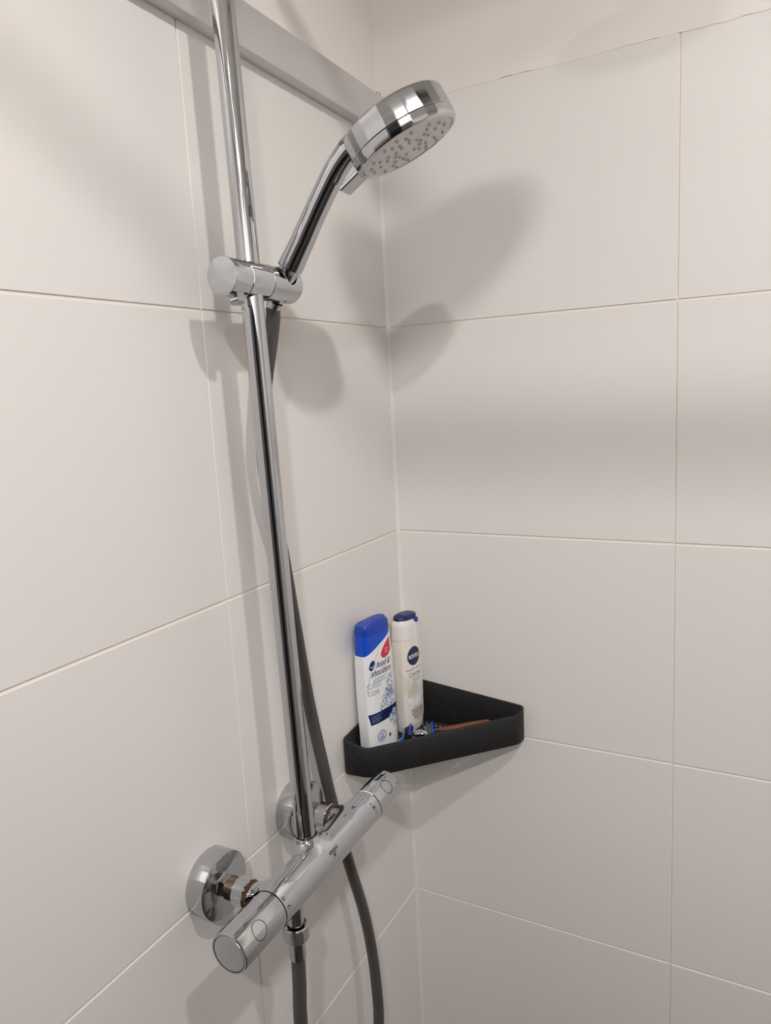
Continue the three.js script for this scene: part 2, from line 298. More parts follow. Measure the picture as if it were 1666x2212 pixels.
  for (let i = 0; i < 3; i++) for (let k = 0; k < 3; k++) icon2.push(strip([[-0.0019 + k * 0.001, -0.0016 - i * 0.0009 ], [-0.0014 + k * 0.001, -0.0017 - i * 0.0009]], 0.0004));
  mesh('overhead_shower_symbol', onBar(mergeGeometries(icon1), 0.0675, 44 * RAD), M.print, t);
  mesh('marker_dot', onBar(dot(0.0005), 0.067, 28.6 * RAD), M.print, t);
  mesh('hand_shower_symbol', onBar(mergeGeometries(icon2), 0.0675, 24 * RAD), M.print, t);
  // the two wall connections
  for (const zi of inlets) {
    const c = V(0, -0.5842, zi), X = V(1, 0, 0);
    mesh('rosette', lathe(roundedDisc(0.0343, 0.0224, 0.0011, 0.0001, 5).map(p => p), c, X, 144), M.chromeWorn, t);
    mesh('eccentric_base', lathe([[0.0128, 0.022], [0.0128, 0.0275], [0.0120, 0.0285], [0, 0.0285]], c, X, 6, V(0, 1, 0.2), 0.1), M.chrome, t);
    const th = [[0, 0.0280]]; for (let k = 0; k < 8; k++) { const x = 0.0285 + k * 0.00155; th.push([0.0112, x], [0.0118, x + 0.0006], [0.0112, x + 0.0012]); } th.push([0.0108, 0.0415]);
    mesh('threaded_pipe', lathe(th, c, X, 64, null, 0.2), M.brass, t);
    mesh('union_nut', lathe([[0.0112, 0.0405], [0.0136, 0.0405], [0.0146, 0.0415], [0.0146, 0.0512], [0.0150, 0.0522], [0.0150, 0.0548], [0.0143, 0.0560], [0.0125, 0.0560]], c, X, 96), M.chrome, t);
    mesh('gasket', lathe([[0.0125, 0.0556], [0.0134, 0.0556], [0.0134, 0.0592], [0.0125, 0.0592]], c, X), M.fibre, t);
  }
}

// ---------------------------------------------------------------- sliding holder on the rail
const HA = V(0.063, 0.0222, 0.4349), HZ = 0.330, HR = 0.0176;
const holeDir = V(0.55, 0.835, 0).normalize(), holeAt = V(0.0662, 0.0185, 0.349);
{
  const t = thing('shower_holder', 'chrome cylindrical holder clamped crosswise on the riser rail, carrying the hand shower', 'shower holder');
  const L = HA.z - HZ, dir = V(0, 0, -1);
  const seg = (a, b, e0, e1) => { const p = []; p.push([0, a]); if (e0) for (let i = 0; i <= 4; i++) { const u = i / 4 * Math.PI / 2; p.push([HR - e0 + e0 * Math.sin(u), a + e0 - e0 * Math.cos(u)]); } else p.push([HR - 0.0004, a], [HR, a + 0.0003]);
    if (e1) for (let i = 0; i <= 4; i++) { const u = i / 4 * Math.PI / 2; p.push([HR - e1 + e1 * Math.cos(u), b - e1 + e1 * Math.sin(u)]); } else p.push([HR, b - 0.0003], [HR - 0.0004, b]); p.push([0, b]); return p; };
  mesh('clamp_knob', lathe(seg(0, 0.0247, 0.0006, 0), HA, dir, 128), M.chrome, t);
  mesh('clamp_body', lathe(seg(0.0253, 0.0577, 0, 0), HA, dir, 128), M.chrome, t);
  mesh('joint_gap', lathe([[HR - 0.0012, 0.024], [HR - 0.0012, 0.026]], HA, dir), M.gap, t); mesh('joint_gap', lathe([[HR - 0.0008, 0.0565], [HR - 0.0008, 0.0590]], HA, dir), M.gap, t);
  { // cradle: turned part with a slot open to the front where the cone of the hand shower sits
    const N = 110, side = 0.05, mc = new MarchingCubes(N, M.chrome, false, false, 200000); mc.isolation = 0;
    const z0 = HA.z - 0.0580, z1 = HZ, C = V(HA.x, HA.y, (z0 + z1) / 2), half = N / 2;
    const slot = V(Math.cos(-0.25), Math.sin(-0.25), 0); slot.addScaledVector(holeDir, -slot.dot(holeDir)).normalize();
    const smax = (a, b, k) => { const h = Math.max(k - Math.abs(a - b), 0) / k; return Math.max(a, b) + h * h * k * 0.25; };
    const f = (x, y, z) => {
      let d = smax(Math.hypot(x - HA.x, y - HA.y) - HR, Math.max(z - z0, z1 - z), 0.0012);
      const qx = x - holeAt.x, qy = y - holeAt.y, qz = z - holeAt.z, a = qx * slot.x + qy * slot.y, h = qx * holeDir.x + qy * holeDir.y;
      const rr = 0.0094 + Math.max(0, h) * 0.12, hole = Math.hypot(a, qz) - rr;
      return smax(d, -Math.min(hole, Math.max(Math.abs(qz + 0.010) - 0.0035, a - 0.0035, -a - 0.02, 0.0135 - Math.abs(h))), 0.001);
    };
    for (let k = 0; k < N; k++) for (let j = 0; j < N; j++) for (let i = 0; i < N; i++) mc.field[i + j * N + k * N * N] = -f(C.x + (i - half) / half * side / 2, C.y + (j - half) / half * side / 2, C.z + (k - half) / half * side / 2);
    mc.update(); const P = [], NN = [];
    const grad = (x, y, z) => { const e = 1.5e-4, g = [f(x + e, y, z) - f(x - e, y, z), f(x, y + e, z) - f(x, y - e, z), f(x, y, z + e) - f(x, y, z - e)], l = Math.hypot(...g) || 1; return g.map(v => v / l); };
    for (let i = 0; i < mc.count; i++) { let p = [0, 1, 2].map(k => [C.x, C.y, C.z][k] + mc.positionArray[i * 3 + k] * side / 2); for (let n = 0; n < 2; n++) { const d = f(...p), g = grad(...p); if (Math.abs(d) < 0.001) p = p.map((v, k) => v - g[k] * d); } P.push(...p); NN.push(...grad(...p)); }
    const g = new THREE.BufferGeometry(); g.setAttribute('position', new THREE.Float32BufferAttribute(P, 3)); g.setAttribute('normal', new THREE.Float32BufferAttribute(NN, 3));
    mesh('cradle', mergeVertices(g, 1e-7), M.chrome, t);
  }
  // locking lever stub below the knob
  mesh('lock_button', lathe([[0, -0.004], [0.0076, -0.004], [0.0076, 0.0066], [0.0070, 0.0076], [0, 0.0078]], V(HA.x + 0.004, HA.y - 0.0165, 0.4215), V(0.25, -1, 0.12), 6, V(1, 0, 0.3), 0.3), M.chrome, t);
}

// ---------------------------------------------------------------- hand shower
const HC = V(0.2131, 0.1242, 0.3456), HN = V(0.385, -0.903, -0.191).normalize();     // centre and direction of the spray face
{
  const t = thing('hand_shower', 'round chrome hand shower with pale spray face, held tilted in the rail holder', 'hand shower');
  const b = holeAt.clone().addScaledVector(holeDir, 0.0225); b.z = 0.3485;
  mesh('handle', sweep([b, V(0.0942, 0.0585, 0.3485), V(0.1092, 0.0800, 0.3485), V(0.1245, 0.1015, 0.348), V(0.1395, 0.1205, 0.3475), V(0.155, 0.1345, 0.347), V(0.172, 0.143, 0.3468)], [0.0128, 0.0118, 0.0113, 0.0112, 0.0113, 0.0116, 0.0114], 72, true, 80), M.chrome, t);
  mesh('cone_nut', lathe([[0.0072, -0.014], [0.0090, 0.002], [0.0098, 0.012], [0.0102, 0.0225], [0.0098, 0.0235]], holeAt, holeDir, 64), M.chrome, t);
  mesh('handle_gap', lathe([[0.0120, 0.0215], [0.0104, 0.0215]], holeAt, holeDir, 64), M.gap, t);
  const D = HN.clone().negate();
  const prof = [[0.0448, 0.0006], [0.0452, 0.0]]; for (let i = 0; i <= 6; i++) { const u = i / 6 * Math.PI / 2; prof.push([0.0462 + 0.0036 * Math.sin(u), 0.0046 - 0.0046 * Math.cos(u)]); }
  prof.push([0.0499, 0.0098], [0.0496, 0.0102]);
  mesh('bezel', lathe(prof, HC, D, 144), M.chromeWorn, t);
  mesh('bezel_gap', lathe([[0.0488, 0.009], [0.0488, 0.0125]], HC, D), M.gap, t);
  const p2 = [[0.0493, 0.0106], [0.0497, 0.011], [0.0490, 0.0280]]; for (let i = 1; i <= 6; i++) { const u = i / 6 * Math.PI / 2; p2.push([0.0490 - 0.004 * (1 - Math.cos(u)), 0.0280 + 0.004 * Math.sin(u)]); } p2.push([0.03, 0.0345], [0, 0.0358]);
  mesh('housing', lathe(p2, HC, D, 144), M.chromeWorn, t);
  const plate = mesh('spray_face', lathe([[0.0446, 0.0008], [0.0440, 0.0002], [0.03, -0.0002], [0, -0.0004]], HC, D, 96), M.sprayPlate, t);
  mesh('face_gap', lathe([[0.0446, 0.0012], [0.0454, 0.0009]], HC, D, 96), M.gap, t);
  const fx = V(1, 0, 0).addScaledVector(HN, -HN.x).normalize(), fy = new THREE.Vector3().crossVectors(HN, fx);
  const ng = lathe([[0.0018, -0.0004], [0.0016, 0.0012], [0.0011, 0.0018], [0, 0.0019]], V(0, 0, 0), HN, 14, null, 0.7);
  const spots = []; for (let k = 0; k < 5; k++) for (let j = 0; j < 9; j++) { const a = k / 5 * 2 * Math.PI + 0.2; const ring = [[0.013, -0.5], [0.013, 0.12], [0.021, -0.44], [0.021, 0.0], [0.029, -0.33], [0.029, 0.17], [0.037, -0.48], [0.037, -0.1], [0.037, 0.26]][j]; spots.push([ring[0] * Math.cos(a + ring[1]), ring[0] * Math.sin(a + ring[1])]); }
  for (const [u, v] of spots) mesh('nozzle', ng, M.nozzle, plate).position.copy(HC.clone().addScaledVector(fx, u).addScaledVector(fy, v));
  // spray selector lever
  const lv = mesh('selector_lever', new RoundedBoxGeometry(0.026, 0.0045, 0.017, 4, 0.0016), M.chrome, t);
  lv.position.set(0.1590, 0.1030, 0.352); lv.quaternion.setFromRotationMatrix(new THREE.Matrix4().makeBasis(V(0.85, 0.50, 0.02).normalize(), V(0.5, -0.85, 0.1).normalize(), new THREE.Vector3().crossVectors(V(0.85, 0.50, 0.02).normalize(), V(0.5, -0.85, 0.1).normalize())));
}

// ---------------------------------------------------------------- hose
{
  const t = thing('shower_hose', 'smooth dark grey shower hose hanging behind the rail and looping up to the mixer', 'hose');
  const hb = holeAt.clone().addScaledVector(holeDir, -0.0215);
  const pts = [hb, V(0.0520, -0.0107, 0.3470), V(0.0460, -0.0358, 0.3465), V(0.0400, -0.0661, 0.3490), V(0.0350, -0.0992, 0.3523), V(0.0300, -0.1379, 0.3524), V(0.0260, -0.1835, 0.3450), V(0.0225, -0.2553, 0.3236), V(0.0190, -0.3413, 0.3057), V(0.0170, -0.4111, 0.2926), V(0.0165, -0.4726, 0.2815), V(0.0200, -0.5803, 0.2612), V(0.0250, -0.6359, 0.2513), V(0.0310, -0.6938, 0.2421), V(0.0400, -0.7727, 0.2275), V(0.0470, -0.8362, 0.2235), V(0.0540, -0.8924, 0.2285), V(0.0580, -0.9300, 0.2356), V(0.066, -1.0, 0.26), V(0.077, -1.09, 0.30), V(0.085, -1.13, 0.345), V(0.09, -1.09, 0.395), V(0.092, -0.98, 0.428), V(0.0905, -0.85, 0.4405), V(0.089, -0.738, 0.4405), V(0.088, -0.698, 0.4365), V(0.0876, -0.665, 0.4345)];
  mesh('tube', sweep(pts, [0.0074, 0.0074], 40, true, 260), M.hose, t);
  mesh('ferrule', lathe([[0.007, -0.0235], [0.0084, -0.0235], [0.0087, -0.0222], [0.0085, -0.001], [0.0078, 0]], V(0.0875, -0.6425, 0.4343), V(0, 1, 0), 64), M.chromeWorn, t);
  const kn = [[0.0098, 0], [0.0122, 0], [0.0130, 0.0012], [0.0130, 0.0156], [0.0122, 0.0168], [0.0114, 0.0164], [0.0112, 0.0135], [0.0090, 0.0132]];
  const nut = mesh('union_nut', lathe(kn, V(0.0875, -0.6440, 0.4342), V(0, 1, 0), 72), M.chrome, t);
  { // diamond knurling as raised pyramids round the nut
    const g = [], n = 44, m = 8; const base = new THREE.ConeGeometry(0.00092, 0.0006, 4, 1, true);
    for (let i = 0; i < n; i++) for (let j = 0; j < m; j++) { const a = (i + (j % 2) * 0.5) / n * 2 * Math.PI, c = base.clone(); c.rotateX(Math.PI / 2); c.translate(0, 0, 0.0132); c.rotateY(a); c.translate(0.0875, -0.6440 + 0.0022 + j * 0.00175, 0.4342); g.push(c); }
    const k = mesh('knurling', mergeGeometries(g), M.chrome, nut); k.userData.kind = 'stuff';
  }
  mesh('hose_sleeve', lathe([[0.0076, 0.0], [0.0078, 0.002], [0.0082, 0.006], [0.0072, 0.0065]], hb, holeDir, 40), M.chrome, t);
}

// ---------------------------------------------------------------- corner shelf
const shelfTop = -0.552, shelfBottom = -0.5995, shelfFloor = shelfBottom + 0.0022;
const fleck = dataTexture(512, () => { const r = rnd(); if (r > 0.993) { const v = 90 + rnd() * 120; return [v, v * 0.98, v * 0.9]; } const v = 17 + rnd() * 7; return [v, v, v + 1]; }, true); fleck.repeat.set(6.5, 6.5);
const shelfM = std({ map: fleck, roughness: 0.62 });
const shelfOut = [[0.0012, 0.0012], [0.0012, 0.1955], [0.038, 0.1930], [0.1930, 0.0255], [0.1952, 0.0012]];
const rimTop = (x, z) => { const t = x + z; return t < 0.199 ? -0.530 - 0.105 * t : -0.5509 - 0.28 * (t - 0.199); };                     // the rim is highest in the corner
{
  const t = thing('corner_shelf', 'black speckled triangular corner shelf with raised rim and perforated floor', 'shelf');
  const inset = [[0.0046, 0.0046], [0.0046, 0.1918], [0.0364, 0.1895], [0.1896, 0.0241], [0.1918, 0.0046]];
  const s = new THREE.Shape(roundedShape(plan(shelfOut), [0.002, 0.009, 0.007, 0.007, 0.009])); s.holes.push(new THREE.Path(roundedShape(plan(inset), [0.002, 0.007, 0.006, 0.006, 0.007]).reverse()));
  const rg = extrudeUp(s, shelfTop - shelfBottom, shelfBottom, 0.0007), rp = rg.attributes.position;
  for (let i = 0; i < rp.count; i++) { const f = (rp.getY(i) - shelfBottom) / (shelfTop - shelfBottom); if (f > 0.5) rp.setY(i, shelfBottom + f * (rimTop(rp.getX(i), rp.getZ(i)) - shelfBottom)); }
  rg.computeVertexNormals(); mesh('rim', toCreasedNormals(rg, 0.7), shelfM, t);
  const f = new THREE.Shape(roundedShape(plan(inset.map(p => [p[0] + (p[0] < 0.1 ? -0.001 : 0.001), p[1] + (p[1] < 0.1 ? -0.001 : 0.001)])), [0.002, 0.007, 0.006, 0.006, 0.007]));
  const inside = (x, z) => x > 0.011 && z > 0.011 && z < 0.185 && x < 0.186 && (x - 0.0364) * 0.1654 + (z - 0.1895) * 0.1532 < -0.0021;
  const px = 0.0076, pz = 0.0066;
  for (let j = 0; j < 28; j++) for (let i = 0; i < 26; i++) { const x = 0.006 + (i + (j % 2) * 0.5) * px, z = 0.006 + j * pz; if (!inside(x, z)) continue; const h = new THREE.Path(); for (let k = 0; k <= 6; k++) { const a = Math.PI / 2 - k / 6 * 2 * Math.PI, X = x + 0.0033 * Math.cos(a), Y = -z + 0.0033 * Math.sin(a); k ? h.lineTo(X, Y) : h.moveTo(X, Y); } f.holes.push(h); }
  mesh('perforated_floor', toCreasedNormals(extrudeUp(f, 0.0012, shelfFloor - 0.0012), 0.3), shelfM, t);
}

// ---------------------------------------------------------------- bottles
function bottleGeometry(sections, opt = {}) {       // sections [height, half width, half depth, exponent]; top / bottom heights may vary across
  const seg = 96, n = opt.steps || 60, pos = [], uv = [], idx = [];
  const at = h => { let i = 0; while (i < sections.length - 2 && h > sections[i + 1][0]) i++; const a = sections[i], b = sections[i + 1], u = Math.min(1, Math.max(0, (h - a[0]) / (b[0] - a[0]))), s = u * u * (3 - 2 * u); return a.map((v, k) => v + (b[k] - v) * (k ? s : u)); };
  const H0 = sections[0][0], H1 = sections[sections.length - 1][0], lo = opt.low || (() => H0), hi = opt.high || (() => H1);
  for (let i = 0; i <= n; i++) for (let j = 0; j <= seg; j++) {
    const a = j / seg * 2 * Math.PI - Math.PI / 2, c = Math.cos(a), s = Math.sin(a);   // w along local -z ... front is +x
    const mid = at(H0 + (H1 - H0) * i / n), w0 = Math.sign(s) * Math.pow(Math.abs(s), 2 / mid[3]);
    const h = lo(w0) + (hi(w0) - lo(w0)) * i / n, q = at(h), g = opt.inset || 0;
    const w = Math.sign(s) * Math.pow(Math.abs(s), 2 / q[3]) * (q[1] - g), d = Math.sign(c) * Math.pow(Math.abs(c), 2 / q[3]) * (q[2] - g);
    pos.push(d, h, -w); const W = opt.uvW || 0.06; uv.push(c > 0.02 ? 0.5 + w / W : (w > 0 ? 0.999 : 0.001), h / (opt.uvH || 0.2));
  }
  for (let i = 0; i < n; i++) for (let j = 0; j < seg; j++) { const a = i * (seg + 1) + j, b = a + 1, c = a + seg + 1, d = c + 1; idx.push(a, c, b, b, c, d); }
  const cap = (i, up) => { const b = pos.length / 3; let cx = 0, cy = 0, cz = 0; for (let j = 0; j < seg; j++) { const k = (i * (seg + 1) + j) * 3; cx += pos[k]; cy += pos[k + 1]; cz += pos[k + 2]; } pos.push(cx / seg, cy / seg + (up ? (opt.dome || 0) : 0), cz / seg); uv.push(0.001, 0.001);
    for (let j = 0; j < seg; j++) { const A = i * (seg + 1) + j; up ? idx.push(A, b, A + 1) : idx.push(A, A + 1, b); } };
  if (!opt.openBottom) cap(0, false); if (!opt.openTop) cap(n, true);
  const g = new THREE.BufferGeometry(); g.setAttribute('position', new THREE.Float32BufferAttribute(pos, 3)); g.setAttribute('uv', new THREE.Float32BufferAttribute(uv, 2)); g.setIndex(idx);
  return toCreasedNormals(g, 0.75);
}
function printed(w, h, draw) {
  const c = document.createElement('canvas'); c.width = w; c.height = h; const x = c.getContext('2d'); draw(x, w, h);
  const t = new THREE.CanvasTexture(c); t.colorSpace = THREE.SRGBColorSpace; t.anisotropy = 8; return t;
}
function dashes(x, rowsOf, x0, y0, dy, hgt, align) {      // small print too fine to read: word-length strokes
  rowsOf.forEach((words, r) => { const tot = words.reduce((a, b) => a + b + 5, -5); let p = align === 'c' ? x0 - tot / 2 : align === 'r' ? x0 - tot : x0; for (const w of words) { for (let k = 0; k < w; k += 6) x.fillRect(p + k, y0 + r * dy + (k % 12 ? 1 : 0), 4, hgt); p += w + 5; } });
}
const white1 = '#e9ebea', navy = '#0d1f5e';
{
  // shampoo bottle: 0.062 wide print field
  const map = printed(640, 1970, (x, W, H) => {
    x.fillStyle = white1; x.fillRect(0, 0, W, H);
    const Y = h => H - h * 10000;                                   // millimetres x 10
    x.translate(-22, -110);
    x.strokeStyle = '#3a3f55'; x.lineWidth = 4; x.beginPath(); x.moveTo(300, Y(0.145)); x.quadraticCurveTo(190, Y(0.138), 130, Y(0.122)); x.quadraticCurveTo(70, Y(0.104), 52, Y(0.092)); x.stroke();
    x.fillStyle = '#d02548'; x.beginPath(); x.moveTo(330, Y(0.1405)); x.quadraticCurveTo(380, Y(0.150), 545, Y(0.160)); x.lineTo(545, Y(0.142)); x.quadraticCurveTo(500, Y(0.134), 400, Y(0.1335)); x.quadraticCurveTo(335, Y(0.134), 330, Y(0.1405)); x.fill();
    x.fillStyle = '#f3b7c3'; x.font = 'bold 30px sans-serif'; x.fillText('XTRA', 420, Y(0.1440)); x.fillText('FORT', 410, Y(0.1400));
    x.fillStyle = navy; x.save(); x.translate(150, Y(0.1290)); x.rotate(0.45); x.beginPath(); x.ellipse(0, 0, 44, 72, 0, 0, 7); x.fill(); x.restore();
    x.strokeStyle = '#dfe6ee'; x.lineWidth = 10; x.beginPath(); x.arc(150, Y(0.1285), 26, -0.5, 3.4); x.stroke();
    x.fillStyle = navy; x.font = 'italic bold 104px sans-serif'; for (const [tx, px, py, mw] of [['head &', 205, 0.1235, 290], ['shoulders', 110, 0.1130, 400]]) { x.save(); x.translate(px, Y(py)); x.transform(1, 0, -0.3, 1.12, 0, 0); x.fillText(tx, 0, 0, mw); x.restore(); }
    x.fillRect(165, Y(0.1100), 260, 6); x.fillStyle = '#24356f'; dashes(x, [[60, 40, 70, 50], [50, 70, 60, 60]], 140, Y(0.1080), 28, 11);
    x.fillStyle = '#66718a'; x.font = '96px sans-serif'; x.fillText('CLASSIC', 56, Y(0.0975), 240); x.fillText('CLEAN', 56, Y(0.0875), 190);
    x.fillStyle = '#0c1d4f'; x.beginPath(); x.moveTo(45, Y(0.0610)); x.lineTo(680, Y(0.0625)); x.lineTo(680, Y(0.0470)); x.lineTo(72, Y(0.0455)); x.fill();
    x.fillStyle = '#8fa0c8'; dashes(x, [[50, 30, 45, 40], [60, 40, 30], [20, 55, 50, 40], [60, 20, 50]], 85, Y(0.0580), 28, 11);
    let s2 = 11; const R = () => { s2 = (s2 * 1664525 + 1013904223) >>> 0; return s2 / 4294967296; };
    for (let k = 0; k < 120; k++) {                                   // rising bubbles
      const u = R(), h = 0.063 + u * 0.046, spread = 150 * (1 - u * 0.7), cx = 400 + u * 90 + (R() - 0.5) * 2 * spread, r = u > 0.55 ? 4 + R() * 7 : 6 + R() * R() * 44;
      x.strokeStyle = ['#1d3d7c', '#49658f', '#8fa7bd'][k % 3]; x.lineWidth = r > 12 ? 6 : 4; x.beginPath(); x.arc(cx, Y(h), r, 0, 7); x.stroke();
      if (r > 14) { x.fillStyle = 'rgba(150,175,200,0.25)'; x.fill(); x.strokeStyle = '#ffffff'; x.beginPath(); x.arc(cx - r * 0.2, Y(h) - r * 0.2, r * 0.5, 3.4, 4.8); x.stroke(); }
    }
    for (let k = 0; k < 46; k++) { const h = 0.053 - R() * 0.022, cx = 400 + (0.055 - h) * 4200 * R() + R() * 180, r = 6 + R() * R() * 60; x.strokeStyle = ['#0f2f5e', '#2e6a8a', '#7ea3b8'][k % 3]; x.lineWidth = 6; x.fillStyle = 'rgba(220,232,238,0.7)'; x.beginPath(); x.arc(cx, Y(h), r, 0, 7); x.fill(); x.stroke(); }
    { const sy = Y(0.0255); x.strokeStyle = '#4b66a4'; x.lineWidth = 8; x.beginPath(); x.arc(245, sy, 82, 0, 7); x.stroke(); x.lineWidth = 5; x.beginPath(); x.arc(245, sy, 54, 0, 7); x.stroke();
      x.lineWidth = 12; x.setLineDash([6, 9]); x.beginPath(); x.arc(245, sy, 68, 0, 7); x.stroke(); x.setLineDash([]);
      x.fillStyle = '#2e4a94'; x.font = 'bold 54px sans-serif'; x.fillText('3x', 215, sy - 8); x.fillRect(211, sy + 4, 68, 10); x.fillRect(217, sy + 22, 56, 10); x.beginPath(); x.arc(245, sy + 8, 44, 0.3, 2.8); x.lineWidth = 10; x.stroke(); }
    x.fillStyle = '#26302c'; x.fillRect(390, Y(0.0235), 40, 48); x.fillStyle = '#8d9a92'; x.fillRect(401, Y(0.0222), 7, 12); x.fillRect(415, Y(0.0210), 6, 10);
  });
  const t = thing('shampoo_bottle', 'white shampoo bottle with bright blue slanted cap, leaning against the left wall', 'bottle', V(0.0250, shelfFloor + 0.0003, 0.1335));
  t.rotation.set(0, -12 * RAD, 0); t.rotateZ(1.0 * RAD); t.scale.y = 1.004;
  const sec = [[0, 0.0262, 0.0112, 3.2], [0.004, 0.0300, 0.0140, 3.2], [0.03, 0.0316, 0.0150, 3.2], [0.09, 0.0322, 0.0154, 3.2], [0.14, 0.0314, 0.0150, 3.2], [0.17, 0.0298, 0.0142, 3.1], [0.192, 0.0276, 0.0130, 3.0], [0.1955, 0.0272, 0.0128, 3.0]];
  const edge = w => 0.1525 + 0.0255 * Math.min(1, Math.max(0, (w + 0.9) / 1.85));       // slanted foot of the cap
  const bodyM = std({ map, roughness: 0.32 }), blue = std({ color: 0x0a49c2, roughness: 0.3 }), blueShaded = std({ color: 0x123ea6, roughness: 0.36 });  // lid blue is darker: its shade is put into the colour
  mesh('bottle_body', bottleGeometry(sec, { high: w => edge(w) + 0.0012, uvW: 0.064, uvH: 0.197, openTop: false, steps: 70 }), bodyM, t);
  const cap = mesh('cap', bottleGeometry(sec, { low: edge, high: () => 0.1815, inset: 0.0007, steps: 20 }), blue, t);
  const lidS = [[0.1812, 0.0282, 0.0136, 3.0], [0.1826, 0.0288, 0.0139, 3.0], [0.1930, 0.0276, 0.0131, 3.0], [0.1960, 0.0262, 0.0122, 2.8], [0.1972, 0.0240, 0.0106, 2.7]];
  mesh('flip_lid', bottleGeometry(lidS, { dome: 0.0012, high: w => 0.1972 + 0.0022 * w, steps: 16 }), blueShaded, cap);
}
{
  const map = printed(560, 1500, (x, W, H) => {
    const Y = h => H - h * 10000;
    x.fillStyle = '#e9e4d8'; x.fillRect(0, 0, W, H);
    x.translate(-48, 62);
    x.fillStyle = '#e0dacd'; x.beginPath(); x.moveTo(60, Y(0.112)); x.quadraticCurveTo(120, Y(0.088), 300, Y(0.097)); x.quadraticCurveTo(160, Y(0.085), 130, Y(0.072)); x.lineTo(90, Y(0.07)); x.fill();
    x.fillStyle = '#d6d0c2'; x.beginPath(); x.ellipse(270, Y(0.071), 130, 150, 0, 0, 7); x.fill();
    x.fillStyle = '#eceff0'; x.beginPath(); x.moveTo(105, Y(0.0620)); x.quadraticCurveTo(260, Y(0.0640), 380, Y(0.0690)); x.quadraticCurveTo(440, Y(0.0790), 545, Y(0.0850)); x.lineTo(545, Y(0.0700)); x.quadraticCurveTo(470, Y(0.0500), 300, Y(0.0490)); x.quadraticCurveTo(150, Y(0.0500), 105, Y(0.0620)); x.fill();
    x.strokeStyle = '#9db4c6'; x.lineWidth = 10; x.beginPath(); x.moveTo(240, Y(0.0605)); x.quadraticCurveTo(330, Y(0.0630), 400, Y(0.0680)); x.quadraticCurveTo(460, Y(0.0730), 545, Y(0.0850)); x.stroke(); x.lineWidth = 6; x.beginPath(); x.moveTo(330, Y(0.0650)); x.quadraticCurveTo(440, Y(0.0640), 545, Y(0.0780)); x.stroke();
    x.strokeStyle = '#c9c7c2'; x.lineWidth = 5; x.beginPath(); x.moveTo(105, Y(0.0620)); x.quadraticCurveTo(150, Y(0.0490), 300, Y(0.0480)); x.quadraticCurveTo(470, Y(0.0490), 545, Y(0.0700)); x.stroke();
    x.fillStyle = '#141b52'; x.beginPath(); x.ellipse(310, Y(0.1275), 142, 146, 0, 0, 7); x.fill();
    x.fillStyle = '#f2f2ee'; x.font = 'bold 84px sans-serif'; x.fillText('NIVEA', 190, Y(0.1243), 240);
    x.fillStyle = '#252a5a'; x.font = 'bold 30px sans-serif'; x.fillText('Pflegedusche \u2022 Douche Soin', 130, Y(0.1065), 370);
    x.fillStyle = '#1d2456'; x.font = '104px sans-serif'; x.fillText('Creme', 180, Y(0.0955), 270); x.fillStyle = '#3f8fc4'; x.fillText('Soft', 250, Y(0.0865), 180);
    x.fillStyle = '#20265c'; dashes(x, [[40, 30, 70, 60, 70], [30, 80, 90, 60], [50, 80, 60, 80], [60, 70, 40, 60], [40, 60, 70], [90, 60]], 340, Y(0.0440), 31, 18, 'c'); x.font = 'bold 28px sans-serif'; x.fillText('250 ml', 330, Y(0.0222));
  });
  const t = thing('shower_gel_bottle', 'cream white shower gel bottle with dark blue oval lid, standing in the corner', 'bottle', V(0.0255, shelfFloor + 0.0003, 0.0405));
  t.rotation.set(0, -10 * RAD, 0); t.scale.y = 0.975;
  const sec = [[0, 0.0210, 0.0110, 2.8], [0.004, 0.0246, 0.0138, 2.8], [0.03, 0.0268, 0.0152, 2.8], [0.08, 0.0276, 0.0156, 2.8], [0.125, 0.0264, 0.0150, 2.8], [0.1445, 0.0252, 0.0144, 2.7], [0.1480, 0.0244, 0.0140, 2.7]];
  mesh('bottle_body', bottleGeometry(sec, { uvW: 0.056, uvH: 0.15, steps: 60 }), std({ map, roughness: 0.34 }), t);
  const capM = std({ color: 0xe9e7e2, roughness: 0.35 });
  const cs = [[0.1478, 0.0248, 0.0142, 2.7], [0.149, 0.0251, 0.0144, 2.7], [0.172, 0.0240, 0.0138, 2.6], [0.1765, 0.0230, 0.0132, 2.5], [0.1785, 0.0213, 0.0120, 2.4]];
  const cap = mesh('cap', bottleGeometry(cs, { steps: 24 }), capM, t);
  const ls = [[0.1770, 0.0205, 0.0122, 2.1], [0.1795, 0.0221, 0.0132, 2.1], [0.1828, 0.0212, 0.0126, 2.1], [0.1852, 0.0162, 0.0095, 2.0], [0.1862, 0.0085, 0.005, 2.0]];
  const navyM = std({ color: 0x161a55, roughness: 0.3 });
  mesh('oval_lid', bottleGeometry(ls, { steps: 20 }), navyM, cap);
  const tab = mesh('thumb_tab', new RoundedBoxGeometry(0.0046, 0.007, 0.0150, 3, 0.001), std({ color: 0x1c3f9c, roughness: 0.35 }), cap); tab.position.set(0.0112, 0.1752, -0.0060); tab.rotation.y = -0.3;
}

